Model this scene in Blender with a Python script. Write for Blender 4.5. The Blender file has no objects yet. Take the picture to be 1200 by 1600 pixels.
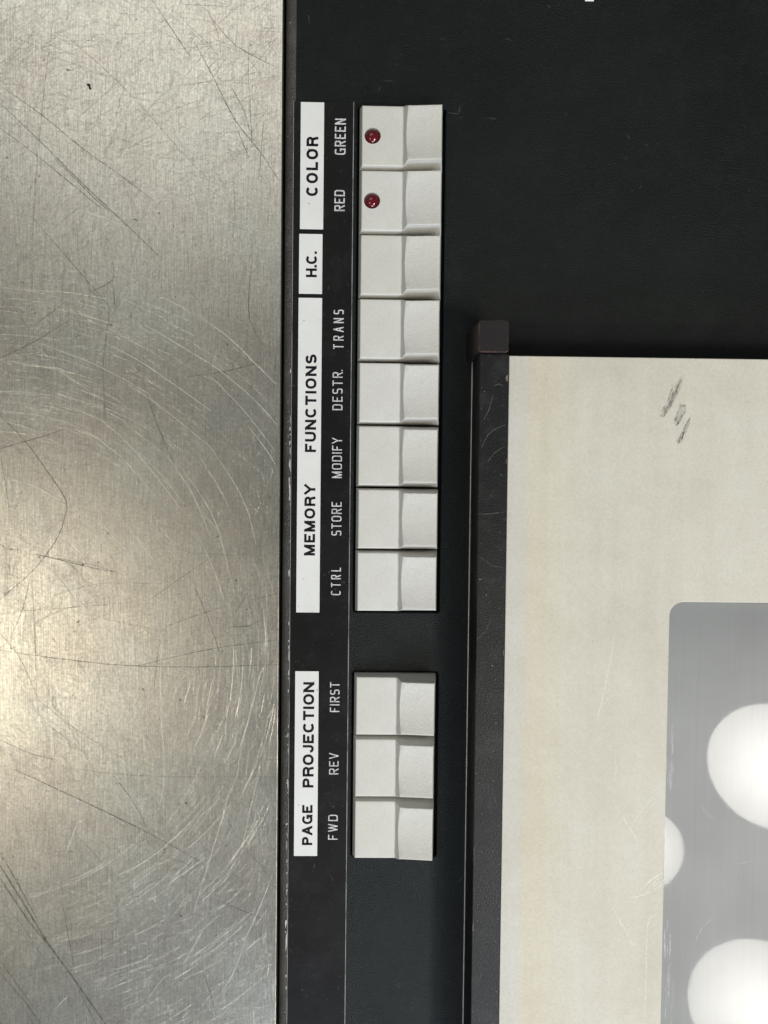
import bpy, bmesh, math, random
from mathutils import Vector, Matrix, Euler
random.seed(7)
R = math.radians
U = 0.0002            # one model unit (the width of a fine scratch) is 0.2 mm
sc = bpy.context.scene
col = sc.collection

# ------------------------------------------------------------------ camera
FOC = 1250.0
CAM_Z = 1250.0
TILT, YAW, ROLL = R(1.7), R(-1.0), R(-0.6)
M = Matrix.Rotation(-YAW, 3, 'Y') @ Matrix.Rotation(TILT, 3, 'X') @ Matrix.Rotation(ROLL, 3, 'Z')
camd = bpy.data.cameras.new("camera")
cam = bpy.data.objects.new("camera", camd)
col.objects.link(cam)
camd.sensor_fit = 'HORIZONTAL'
camd.sensor_width = 36.0
camd.lens = 36.0 * FOC / 1200.0
camd.clip_start = 0.01
camd.clip_end = 50.0
cam.matrix_world = Matrix.Translation((0, 0, CAM_Z * U)) @ M.transposed().to_4x4()
sc.camera = cam

# ------------------------------------------------------------------ world and exposure
w = bpy.data.worlds.new("World")
sc.world = w
w.use_nodes = True
bg = w.node_tree.nodes["Background"]
bg.inputs[0].default_value = (0.93, 0.98, 1.0, 1)
bg.inputs[1].default_value = 0.135
sc.view_settings.view_transform = 'Standard'
sc.view_settings.look = 'None'
sc.view_settings.exposure = 0.0
sc.view_settings.gamma = 1.0
try:
    sc.cycles.use_denoising = True
    sc.cycles.max_bounces = 8
    sc.cycles.blur_glossy = 0.3
except Exception:
    pass


def ray(px, py):
    d = Vector(((px - 600) / FOC, -(py - 800) / FOC, -1.0))
    return M.transposed() @ d


def un(px, py, z=0.0):
    """measured point of the photograph -> place on the horizontal plane at height z (model units)"""
    d = ray(px, py)
    k = (z - CAM_Z) / d.z
    return Vector((d.x * k, d.y * k, z))


def ux(px, py, z=0.0):
    return un(px, py, z).x


def uy(px, py, z=0.0):
    return un(px, py, z).y


# ------------------------------------------------------------------ ceiling lamps (round shades, seen mirrored in the glass)
Z_GLASS = 84.0
Z_STEEL = -5.0


def lamp(px, py, zplane, semi_a, semi_b, ang, power, colr, height, name, rim=0.74):
    q = un(px, py, zplane)
    d = ray(px, py)
    d = d.normalized()
    refl = Vector((d.x, d.y, -d.z))
    k = (height / U - q.z) / refl.z
    p = q + refl * k
    path = (q - Vector((0, 0, CAM_Z))).length + (p - q).length
    ld = bpy.data.lights.new(name, 'AREA')
    ld.shape = 'ELLIPSE'
    ld.size = 2 * semi_a / FOC * path * U
    ld.size_y = 2 * semi_b / FOC * path * U
    ld.energy = power
    ld.color = colr
    o = bpy.data.objects.new(name, ld)
    o.location = p * U
    o.rotation_euler = (0, 0, ang)
    col.objects.link(o)
    # the shade is brightest round its bulb
    ld.use_nodes = True
    nt = ld.node_tree
    em = nt.nodes["Emission"]
    g = nt.nodes.new("ShaderNodeNewGeometry")
    sub = nt.nodes.new("ShaderNodeVectorMath"); sub.operation = 'SUBTRACT'
    sub.inputs[1].default_value = (0.5, 0.5, 0)
    ln = nt.nodes.new("ShaderNodeVectorMath"); ln.operation = 'LENGTH'
    mr = nt.nodes.new("ShaderNodeMapRange")
    mr.inputs["From Min"].default_value = 0.1
    mr.inputs["From Max"].default_value = 0.5
    mr.inputs["To Min"].default_value = 1.4
    mr.inputs["To Max"].default_value = rim
    nt.links.new(g.outputs["Parametric"], sub.inputs[0])
    nt.links.new(sub.outputs[0], ln.inputs[0])
    nt.links.new(ln.outputs["Value"], mr.inputs["Value"])
    nt.links.new(mr.outputs[0], em.inputs["Strength"])
    return o


WARM = (1.0, 0.965, 0.90)
lamp(1210, 1199, Z_GLASS, 97, 80, R(-35), 12.5, WARM, 1.5, "ceiling_lamp")
lamp(1190, 1576, Z_GLASS, 99, 79, R(-38), 12.5, WARM, 1.5, "ceiling_lamp")
lamp(1003, 1330, Z_GLASS, 58, 58, 0, 4.4, WARM, 1.5, "ceiling_lamp")
lamp(-40, 1020, Z_STEEL, 75, 75, 0, 3.5, (1.0, 0.915, 0.76), 1.5, "ceiling_lamp")
lamp(285, 1325, Z_STEEL, 26, 26, 0, 0.32, (0.85, 0.93, 1.0), 1.5, "ceiling_lamp")


def soft_lamp(name, loc, target, sx, sy, power, colr):
    ld = bpy.data.lights.new(name, 'AREA')
    ld.shape = 'RECTANGLE'
    ld.size, ld.size_y, ld.energy, ld.color = sx, sy, power, colr
    o = bpy.data.objects.new(name, ld)
    o.location = loc
    o.rotation_euler = (Vector(target) - Vector(loc)).to_track_quat('-Z', 'Y').to_euler()
    col.objects.link(o)


# the room's broad ceiling panel and the cooler daylight that comes in low from the near side
soft_lamp("ceiling_panel", (-0.55, 1.30, 1.9), (-0.05, 0.05, 0), 1.3, 1.0, 6.6, (1.0, 1.0, 0.96))
soft_lamp("room_window", (0.2, -2.2, 1.25), (0, 0, 0), 1.2, 0.9, 36.0, (0.72, 0.85, 1.0))


# ------------------------------------------------------------------ helpers
def nodes(name):
    m = bpy.data.materials.new(name)
    m.use_nodes = True
    nt = m.node_tree
    return m, nt, nt.nodes["Principled BSDF"]


def setp(b, color=None, rough=None, metal=None, spec=None, coat=None):
    if color is not None: b.inputs["Base Color"].default_value = (*color, 1)
    if rough is not None: b.inputs["Roughness"].default_value = rough
    if metal is not None: b.inputs["Metallic"].default_value = metal
    if spec is not None: b.inputs["Specular IOR Level"].default_value = spec
    if coat is not None: b.inputs["Coat Weight"].default_value = coat


def coords(nt, scale=(1, 1, 1), rot=(0, 0, 0)):
    tc = nt.nodes.new("ShaderNodeTexCoord")
    mp = nt.nodes.new("ShaderNodeMapping")
    mp.inputs["Scale"].default_value = scale
    mp.inputs["Rotation"].default_value = rot
    nt.links.new(tc.outputs["Object"], mp.inputs["Vector"])
    return mp.outputs["Vector"]


def noise(nt, size, detail=3, rough=0.5, stretch=(1, 1, 1), rot=(0, 0, 0)):
    """noise whose blotches are about SIZE model units across"""
    s = 1.0 / (size * U)
    v = coords(nt, (s * stretch[0], s * stretch[1], s * stretch[2]), rot)
    n = nt.nodes.new("ShaderNodeTexNoise")
    n.inputs["Scale"].default_value = 1.0
    n.inputs["Detail"].default_value = detail
    n.inputs["Roughness"].default_value = rough
    nt.links.new(v, n.inputs["Vector"])
    return n.outputs["Fac"]


def ramp(nt, fac, stops):
    r = nt.nodes.new("ShaderNodeValToRGB")
    e = r.color_ramp.elements
    while len(e) > len(stops): e.remove(e[-1])
    while len(e) < len(stops): e.new(1.0)
    for el, (p, c) in zip(e, stops):
        el.position = p
        el.color = (*c, 1) if len(c) == 3 else c
    nt.links.new(fac, r.inputs["Fac"])
    return r.outputs["Color"]


def mix(nt, a, b, fac, mode='MIX'):
    m = nt.nodes.new("ShaderNodeMix")
    m.data_type = 'RGBA'
    m.blend_type = mode
    for sock, v in ((m.inputs[0], fac), (m.inputs[6], a), (m.inputs[7], b)):
        if hasattr(v, "is_linked"): nt.links.new(v, sock)
        elif isinstance(v, tuple): sock.default_value = (*v, 1)
        else: sock.default_value = v
    return m.outputs[2]


def mrange(nt, v, a, b, c, d):
    m = nt.nodes.new("ShaderNodeMapRange")
    for k, x in zip(("From Min", "From Max", "To Min", "To Max"), (a, b, c, d)):
        m.inputs[k].default_value = x
    nt.links.new(v, m.inputs["Value"])
    return m.outputs[0]


def bump(nt, b, h, amp, prev=None, strength=1.0):
    n = nt.nodes.new("ShaderNodeBump")
    n.inputs["Strength"].default_value = strength
    n.inputs["Distance"].default_value = amp * U
    nt.links.new(h, n.inputs["Height"])
    if prev is not None: nt.links.new(prev, n.inputs["Normal"])
    nt.links.new(n.outputs["Normal"], b.inputs["Normal"])
    return n.outputs["Normal"]


def raw(name, verts, faces, mat, origin=(0, 0, 0), smooth=None):
    """mesh from vertices in model units, stored relative to ORIGIN"""
    ox, oy, oz = origin
    me = bpy.data.meshes.new(name)
    me.from_pydata([((x - ox) * U, (y - oy) * U, (z - oz) * U) for x, y, z in verts], [], faces)
    mats = mat if isinstance(mat, (list, tuple)) else [mat]
    for m_ in mats: me.materials.append(m_)
    me.update()
    if smooth is not None:
        me.polygons.foreach_set("use_smooth", [True] * len(me.polygons))
        me.set_sharp_from_angle(angle=R(smooth))
    return me


def link(name, me, parent=None, loc=(0, 0, 0)):
    o = bpy.data.objects.new(name, me)
    o.location = Vector(loc) * U
    if parent is not None: o.parent = parent
    col.objects.link(o)
    return o


def tag(o, label=None, cat=None, group=None, kind=None):
    for k, v in (("label", label), ("category", cat), ("group", group), ("kind", kind)):
        if v: o[k] = v
    return o


def empty(name, loc, label, cat):
    o = bpy.data.objects.new(name, None)
    o.empty_display_size = 0.01
    o.location = Vector(loc) * U
    col.objects.link(o)
    return tag(o, label, cat)


def rrect(x0, y0, x1, y1, r, n=6):
    pts = []
    for cx, cy, a0 in ((x1 - r, y1 - r, 0), (x0 + r, y1 - r, 90), (x0 + r, y0 + r, 180), (x1 - r, y0 + r, 270)):
        for i in range(n + 1):
            a = R(a0 + 90 * i / n)
            pts.append((cx + r * math.cos(a), cy + r * math.sin(a)))
    return pts


class MB:
    """collects vertices and faces"""
    def __init__(s): s.v, s.f, s.mi = [], [], []

    def add(s, vs, fs, mi=0):
        b = len(s.v)
        s.v += [tuple(v) for v in vs]
        for f in fs:
            s.f.append([b + i for i in f]); s.mi.append(mi)

    def loft(s, loops, mi=0, cap_top=False, cap_bot=False):
        n = len(loops[0])
        vs = [p for l in loops for p in l]
        fs = []
        for k in range(len(loops) - 1):
            for i in range(n):
                j = (i + 1) % n
                fs.append((k * n + i, k * n + j, (k + 1) * n + j, (k + 1) * n + i))
        if cap_top: fs.append(tuple(range((len(loops) - 1) * n, len(loops) * n)))
        if cap_bot: fs.append(tuple(reversed(range(n))))
        s.add(vs, fs, mi)

    def block(s, x0, y0, x1, y1, z0, z1, r=0.5, ch=1.0, mi=0, n=3):
        """upright block with rounded corners and a rounded top edge"""
        def at(ins, z): return [(x, y, z) for x, y in rrect(x0 + ins, y0 + ins, x1 - ins, y1 - ins, max(r - ins, 0.05), n)]
        s.loft([at(0, z0), at(0, z1 - ch), at(ch * 0.3, z1 - ch * 0.3), at(ch, z1)], mi, cap_top=True)

    def build(s, name, mat, parent=None, origin=(0, 0, 0), loc=(0, 0, 0), smooth=None):
        me = raw(name, s.v, s.f, mat, origin, smooth)
        if any(s.mi): me.polygons.foreach_set("material_index", s.mi)
        return link(name, me, parent, loc)


def sheet_with_holes(outer, holes, z):
    """flat face with rounded openings -> verts, faces"""
    bm = bmesh.new()
    edges = []
    for lp in [outer] + holes:
        vs = [bm.verts.new((x, y, z)) for x, y in lp]
        for i in range(len(vs)): edges.append(bm.edges.new((vs[i], vs[(i + 1) % len(vs)])))
    bmesh.ops.triangle_fill(bm, use_beauty=True, use_dissolve=False, edges=edges, normal=(0, 0, 1))
    for f in bm.faces:
        if f.normal.z < 0: f.normal_flip()
    bm.verts.index_update()
    vs = [tuple(v.co) for v in bm.verts]
    fs = [[v.index for v in f.verts] for f in bm.faces]
    bm.free()
    return vs, fs


# ------------------------------------------------------------------ materials
def mat_steel(tone=1.0, rough=0.335, grain=True, name="brushed_steel"):
    m, nt, b = nodes(name)
    setp(b, metal=1.0, rough=rough)
    n1 = noise(nt, 150, 4, 0.6)
    c1 = ramp(nt, n1, [(0.36, (0.575 * tone, 0.532 * tone, 0.460 * tone)), (0.5, (0.595 * tone, 0.564 * tone, 0.490 * tone)), (0.64, (0.605 * tone, 0.590 * tone, 0.520 * tone))])
    n2 = noise(nt, 4, 4, 0.7)
    c2 = ramp(nt, n2, [(0.3, (0.72, 0.72, 0.72)), (0.7, (1.12, 1.12, 1.12))])
    c = mix(nt, c1, c2, 1.0, 'MULTIPLY')
    for ang_ in (12, 62, 118, 158):
        nb = noise(nt, 1.7, 2, 0.6, (1, 0.035, 1), (0, 0, R(ang_)))
        c = mix(nt, c, ramp(nt, nb, [(0.3, (0.90, 0.90, 0.90)), (0.72, (1.08, 1.08, 1.08))]), 1.0, 'MULTIPLY')
    n3 = noise(nt, 9, 2, 0.5)
    pit = ramp(nt, n3, [(0.72, (1, 1, 1)), (0.80, (0.35, 0.33, 0.30))])
    c = mix(nt, c, pit, 1.0, 'MULTIPLY')
    nt.links.new(c, b.inputs["Base Color"])
    nr = noise(nt, 60, 5, 0.65)
    nt.links.new(mrange(nt, nr, 0.3, 0.7, rough - 0.02, rough + 0.025), b.inputs["Roughness"])
    if grain:
        h = noise(nt, 2.2, 3, 0.7)
        p = bump(nt, b, h, 0.10)
        h2 = noise(nt, 2.4, 2, 0.6, (1, 0.05, 1), (0, 0, R(25)))
        p = bump(nt, b, h2, 0.05, p)
        h3 = noise(nt, 2.4, 2, 0.6, (1, 0.05, 1), (0, 0, R(-58)))
        p = bump(nt, b, h3, 0.05, p)
        h4 = noise(nt, 2.4, 2, 0.6, (1, 0.04, 1), (0, 0, R(80)))
        p = bump(nt, b, h4, 0.04, p)
    # bare metal: a broad soft lobe plus the scatter of its worn, greasy skin
    gl = nt.nodes.new("ShaderNodeBsdfAnisotropic")
    gl.distribution = 'BECKMANN'
    df = nt.nodes.new("ShaderNodeBsdfDiffuse")
    ms = nt.nodes.new("ShaderNodeMixShader")
    ms.inputs[0].default_value = 0.16
    nt.links.new(c, gl.inputs["Color"]); nt.links.new(c, df.inputs["Color"])
    src = b.inputs["Roughness"].links[0].from_socket
    nt.links.new(src, gl.inputs["Roughness"])
    if b.inputs["Normal"].is_linked:
        q = b.inputs["Normal"].links[0].from_socket
        nt.links.new(q, gl.inputs["Normal"]); nt.links.new(q, df.inputs["Normal"])
    nt.links.new(gl.outputs[0], ms.inputs[1]); nt.links.new(df.outputs[0], ms.inputs[2])
    outn = [n for n in nt.nodes if n.type == 'OUTPUT_MATERIAL'][0]
    nt.links.new(ms.outputs[0], outn.inputs["Surface"])
    return m


def mat_black(name, color, rough, grain, amp, dust=0.0, spec=0.5, fine=1.5):
    m, nt, b = nodes(name)
    setp(b, color, rough, 0.0, spec)
    h = noise(nt, grain, 3, 0.6)
    p = bump(nt, b, h, amp)
    h2 = noise(nt, fine, 2, 0.6)
    bump(nt, b, h2, amp * 0.18, p)
    base = color
    n0 = noise(nt, 220, 3, 0.6)
    c = ramp(nt, n0, [(0.35, tuple(x * 0.85 for x in base)), (0.65, tuple(x * 1.2 for x in base))])
    if dust:
        nd = noise(nt, 5, 2, 0.55)
        sp = ramp(nt, nd, [(0.68, (0, 0, 0)), (0.80, (dust, dust, dust * 0.95))])
        c = mix(nt, c, sp, 1.0, 'ADD')
        nf = noise(nt, 40, 6, 0.75)
        film = ramp(nt, nf, [(0.5, (0, 0, 0)), (0.8, (dust * 0.18, dust * 0.18, dust * 0.18))])
        c = mix(nt, c, film, 1.0, 'ADD')
    nt.links.new(c, b.inputs["Base Color"])
    nr = noise(nt, 70, 4, 0.6)
    nt.links.new(mrange(nt, nr, 0.3, 0.7, rough - 0.05, rough + 0.06), b.inputs["Roughness"])
    return m


M_STEEL = mat_steel(1.07)
M_PANEL = mat_black("black_textured_paint", (0.0058, 0.0080, 0.0074), 0.42, 2.3, 1.7, dust=0.03, spec=0.21)
M_EDGE = mat_black("worn_lit_edge_paint", (0.060, 0.052, 0.043), 0.40, 3.0, 2.4, dust=0.30, spec=0.7)  # worn paint, with lamp sheen and sparkle painted into its lighter brown
M_STRIP = mat_black("dark_plastic_strip", (0.0075, 0.0068, 0.0068), 0.42, 3.0, 0.04, dust=0.06, spec=0.16)
M_RAIL = mat_black("rail_paint", (0.0072, 0.0071, 0.0074), 0.42, 3.0, 0.4, dust=0.13, spec=0.27)
M_CAP = mat_black("cap_paint", (0.011, 0.0085, 0.009), 0.5, 3.0, 0.4, dust=0.03, spec=0.3)
M_DARK = mat_black("dark_recess", (0.006, 0.006, 0.006), 0.7, 6.0, 0.2)


def mat_key():
    m, nt, b = nodes("ivory_key_plastic")
    setp(b, rough=0.48, spec=0.4)
    n = noise(nt, 45, 4, 0.6)
    c = ramp(nt, n, [(0.3, (0.612, 0.602, 0.560)), (0.7, (0.655, 0.648, 0.610))])
    n2 = noise(nt, 3, 2, 0.6)
    c = mix(nt, c, ramp(nt, n2, [(0.3, (0.94, 0.94, 0.94)), (0.7, (1.035, 1.035, 1.035))]), 1.0, 'MULTIPLY')
    oi = nt.nodes.new("ShaderNodeObjectInfo")
    c = mix(nt, c, ramp(nt, oi.outputs["Random"], [(0, (0.95, 0.94, 0.91)), (1, (1, 1, 1))]), 1.0, 'MULTIPLY')
    n3 = noise(nt, 6, 2, 0.5)
    c = mix(nt, c, ramp(nt, n3, [(0.76, (1, 1, 1)), (0.83, (0.6, 0.57, 0.5))]), 1.0, 'MULTIPLY')
    nt.links.new(c, b.inputs["Base Color"])
    # the finger rest is stippled, the flat half nearly smooth
    tc = nt.nodes.new("ShaderNodeTexCoord")
    sx = nt.nodes.new("ShaderNodeSeparateXYZ")
    nt.links.new(tc.outputs["Object"], sx.inputs[0])
    stip = mrange(nt, sx.outputs["X"], 8 * U, 14 * U, 0.12, 1.0)
    h = noise(nt, 1.7, 2, 0.6)
    mul = nt.nodes.new("ShaderNodeMath"); mul.operation = 'MULTIPLY'
    nt.links.new(h, mul.inputs[0]); nt.links.new(stip, mul.inputs[1])
    bump(nt, b, mul.outputs[0], 1.0)
    return m


def mat_key_plain():
    m, nt, b = nodes("label_white")
    setp(b, rough=0.45, spec=0.35)
    n = noise(nt, 60, 4, 0.6)
    c = ramp(nt, n, [(0.3, (0.70, 0.698, 0.672)), (0.7, (0.76, 0.758, 0.735))])
    n3 = noise(nt, 7, 3, 0.55)
    c = mix(nt, c, ramp(nt, n3, [(0.70, (1, 1, 1)), (0.78, (0.40, 0.39, 0.37))]), 1.0, 'MULTIPLY')
    nt.links.new(c, b.inputs["Base Color"])
    bump(nt, b, noise(nt, 5, 2, 0.5), 0.06)
    return m


def mat_print(name, c0, c1, rough=0.5, size=3, spec=0.3):
    m, nt, b = nodes(name)
    setp(b, rough=rough, spec=spec)
    nt.links.new(ramp(nt, noise(nt, size, 3, 0.6), [(0.35, c0), (0.6, c1)]), b.inputs["Base Color"])
    return m


def mat_plate():
    m, nt, b = nodes("cream_satin_plate")
    setp(b, rough=0.55, spec=0.35)
    n1 = noise(nt, 260, 4, 0.6)
    c = ramp(nt, n1, [(0.35, (0.568, 0.530, 0.450)), (0.65, (0.622, 0.596, 0.520))])
    # faint rolling streaks along the plate
    n2 = noise(nt, 30, 3, 0.5, (1, 0.02, 1))
    c = mix(nt, c, ramp(nt, n2, [(0.3, (0.965, 0.96, 0.95)), (0.7, (1.02, 1.02, 1.02))]), 1.0, 'MULTIPLY')
    n3 = noise(nt, 3.2, 3, 0.65)
    c = mix(nt, c, ramp(nt, n3, [(0.3, (0.91, 0.905, 0.895)), (0.7, (1.045, 1.045, 1.045))]), 1.0, 'MULTIPLY')
    n4 = noise(nt, 5.5, 2, 0.5)
    c = mix(nt, c, ramp(nt, n4, [(0.735, (1, 1, 1)), (0.82, (0.55, 0.50, 0.42))]), 1.0, 'MULTIPLY')
    n5 = noise(nt, 85, 5, 0.62)
    c = mix(nt, c, ramp(nt, n5, [(0.32, (0.965, 0.955, 0.935)), (0.5, (1, 1, 1)), (0.70, (1.025, 1.025, 1.03))]), 1.0, 'MULTIPLY')
    n6 = noise(nt, 22, 5, 0.7)
    c = mix(nt, c, ramp(nt, n6, [(0.34, (0.978, 0.972, 0.96)), (0.5, (1, 1, 1))]), 1.0, 'MULTIPLY')
    # worn paler strip beside the rail, then a yellowed one
    tc = nt.nodes.new("ShaderNodeTexCoord")
    sx = nt.nodes.new("ShaderNodeSeparateXYZ")
    nt.links.new(tc.outputs["Object"], sx.inputs[0])
    wob = noise(nt, 120, 3, 0.6)
    ad = nt.nodes.new("ShaderNodeMath"); ad.operation = 'MULTIPLY_ADD'
    nt.links.new(wob, ad.inputs[0]); ad.inputs[1].default_value = 14 * U
    nt.links.new(sx.outputs["X"], ad.inputs[2])
    f = mrange(nt, ad.outputs[0], 0.0, 110 * U, 0.0, 1.0)
    band = ramp(nt, f, [(0.0, (0.975, 0.99, 1.03)), (0.26, (0.965, 0.98, 1.015)), (0.40, (1.01, 0.99, 0.915)), (0.62, (1.01, 0.99, 0.92)), (1.0, (1, 1, 1))])
    c = mix(nt, c, band, 1.0, 'MULTIPLY')
    nt.links.new(c, b.inputs["Base Color"])
    bump(nt, b, noise(nt, 3, 3, 0.6), 0.12)
    return m


def mat_glass():
    m, nt, b = nodes("grey_window_pane")
    setp(b, rough=0.34, spec=0.20, coat=0.20)
    b.inputs["Coat IOR"].default_value = 1.5
    n1 = noise(nt, 200, 3, 0.5)
    c = ramp(nt, n1, [(0.35, (0.205, 0.208, 0.207)), (0.65, (0.262, 0.268, 0.267))])
    n2 = noise(nt, 5, 4, 0.6, (1, 0.015, 1))
    c = mix(nt, c, ramp(nt, n2, [(0.3, (0.968, 0.968, 0.968)), (0.72, (1.032, 1.032, 1.032))]), 1.0, 'MULTIPLY')
    nt.links.new(c, b.inputs["Base Color"])
    nt.links.new(mrange(nt, n2, 0.3, 0.75, 0.012, 0.04), b.inputs["Coat Roughness"])
    return m


def mat_led():
    m, nt, b = nodes("red_lamp_lens")
    setp(b, (0.11, 0.005, 0.010), 0.10, 0, 0.6)
    return m


def mat_plain(name, color, rough, metal=0.0, spec=0.5):
    m, nt, b = nodes(name)
    setp(b, color, rough, metal, spec)
    n = noise(nt, 12, 3, 0.6)
    c = ramp(nt, n, [(0.3, tuple(x * 0.8 for x in color)), (0.7, tuple(x * 1.15 for x in color))])
    nt.links.new(c, b.inputs["Base Color"])
    return m


def mat_patchy(name, color, rough, metal, size, lo, hi, alpha=1.0, stretch=(1, 1, 1), rot=(0, 0, 0)):
    """wear and painted glints that cover only parts of their sheet: noise decides where it holds"""
    m, nt, b = nodes(name)
    setp(b, color, rough, metal)
    n = noise(nt, size, 4, 0.7, stretch, rot)
    nt.links.new(mrange(nt, n, lo, hi, 0.0, alpha), b.inputs["Alpha"])
    return m


M_KEY = mat_key()
M_LABEL = mat_key_plain()
M_PLATE = mat_plate()
M_GLASS = mat_glass()
M_LED = mat_led()
M_INK = mat_print("black_ink", (0.006, 0.005, 0.007), (0.016, 0.013, 0.018), spec=0.12)
M_WHITE = mat_print("white_print", (0.38, 0.38, 0.39), (0.66, 0.66, 0.67))
M_MARK = mat_print("white_mark_paint", (0.85, 0.85, 0.85), (0.92, 0.92, 0.92))
M_LINE = mat_patchy("lit_strip_edge", (0.34, 0.33, 0.32), 0.35, 0.0, 30, 0.25, 0.55, 0.85, (1, 0.5, 1))  # pale tone paints the light caught along the strip's edges
M_LIP = mat_plain("bare_metal_lip", (0.62, 0.57, 0.54), 0.38, 0.4)
M_RUST, _nt, _b = nodes("worn_reddish_edge")
setp(_b, rough=0.6, spec=0.3)
_nt.links.new(ramp(_nt, noise(_nt, 14, 4, 0.7), [(0.38, (0.012, 0.009, 0.009)), (0.52, (0.06, 0.024, 0.019)), (0.7, (0.17, 0.075, 0.055))]), _b.inputs["Base Color"])
M_SCR_D = mat_patchy("dark_scratch", (0.055, 0.047, 0.038), 0.7, 0.0, 7, 0.25, 0.62, 0.55)
M_SCR_F = mat_patchy("faint_scratch", (0.075, 0.066, 0.055), 0.7, 0.0, 9, 0.3, 0.75, 0.50)
M_SCR_L = mat_patchy("glint_scratch", (0.90, 0.88, 0.82), 0.55, 0.6, 8, 0.25, 0.62, 0.48)  # pale colour stands in for the glint on these scratches
M_MICRO = mat_steel(0.93, 0.35, False, "fine_scratch_steel")

# ------------------------------------------------------------------ tabletop
xe_steel = ux(436.5, 800, Z_STEEL)
T_X0, T_Y0, T_Y1 = -900.0, -1050.0, 1050.0
mb = MB()
zs = Z_STEEL
mb.add([(T_X0, T_Y0, zs), (xe_steel - .8, T_Y0, zs), (xe_steel - .8, T_Y1, zs), (T_X0, T_Y1, zs),
        (xe_steel - 0.2, T_Y0, zs - 0.3), (xe_steel - 0.2, T_Y1, zs - 0.3),
        (xe_steel, T_Y0, zs - 1), (xe_steel, T_Y1, zs - 1), (xe_steel, T_Y0, zs - 20), (xe_steel, T_Y1, zs - 20),
        (T_X0, T_Y0, zs - 20), (T_X0, T_Y1, zs - 20)],
       [(0, 1, 2, 3), (1, 4, 5, 2), (4, 6, 7, 5), (6, 8, 9, 7), (0, 3, 11, 10), (10, 11, 9, 8), (0, 10, 8, 6, 4, 1), (3, 2, 5, 7, 9, 11)])
table = mb.build("steel_tabletop", M_STEEL)
tag(table, "scratched bare steel tabletop with a warm glow, running beside the black panel", "tabletop")


def smooth_line(pts, step=6.0):
    """Catmull-Rom through the measured points"""
    P = [pts[0]] + list(pts) + [pts[-1]]
    out = []
    for i in range(1, len(P) - 2):
        p0, p1, p2, p3 = P[i - 1], P[i], P[i + 1], P[i + 2]
        n = max(2, int(math.hypot(p2[0] - p1[0], p2[1] - p1[1]) / step / 3))
        for k in range(n):
            t = k / n
            out.append(tuple(0.5 * ((2 * b) + (-a + c) * t + (2 * a - 5 * b + 4 * c - d) * t * t + (-a + 3 * b - 3 * c + d) * t ** 3)
                             for a, b, c, d in zip(p0, p1, p2, p3)))
    out.append(tuple(pts[-1]))
    return out


_zi = [0]


def scratch(mbx, pts, width, z, vee=0.0, taper=True):
    n = len(pts)
    if n < 2: return
    _zi[0] = (_zi[0] + 1) % 40
    zz = z + _zi[0] * 0.004
    vs, fs = [], []
    for i, (x, y) in enumerate(pts):
        a = pts[max(0, i - 1)]; b = pts[min(n - 1, i + 1)]
        dx, dy = b[0] - a[0], b[1] - a[1]
        L = math.hypot(dx, dy) or 1
        nx, ny = -dy / L, dx / L
        t = i / (n - 1)
        h = 0.5 * width * ((0.25 + 0.75 * math.sin(math.pi * min(max(t, 0.04), 0.96)) ** 0.5) if taper else 1)
        vs += [(x + nx * h, y + ny * h, zz), (x, y, zz + vee), (x - nx * h, y - ny * h, zz)]
        if i:
            b0 = 3 * (i - 1)
            fs += [(b0 + 1, b0 + 4, b0 + 3, b0), (b0 + 2, b0 + 5, b0 + 4, b0 + 1)]
    # faces wound so that they look up
    mbx.add(vs, [tuple(reversed(f)) for f in fs])


def on_steel(pts):
    return [tuple(un(x, y, Z_STEEL).xy) for x, y in pts]


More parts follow.
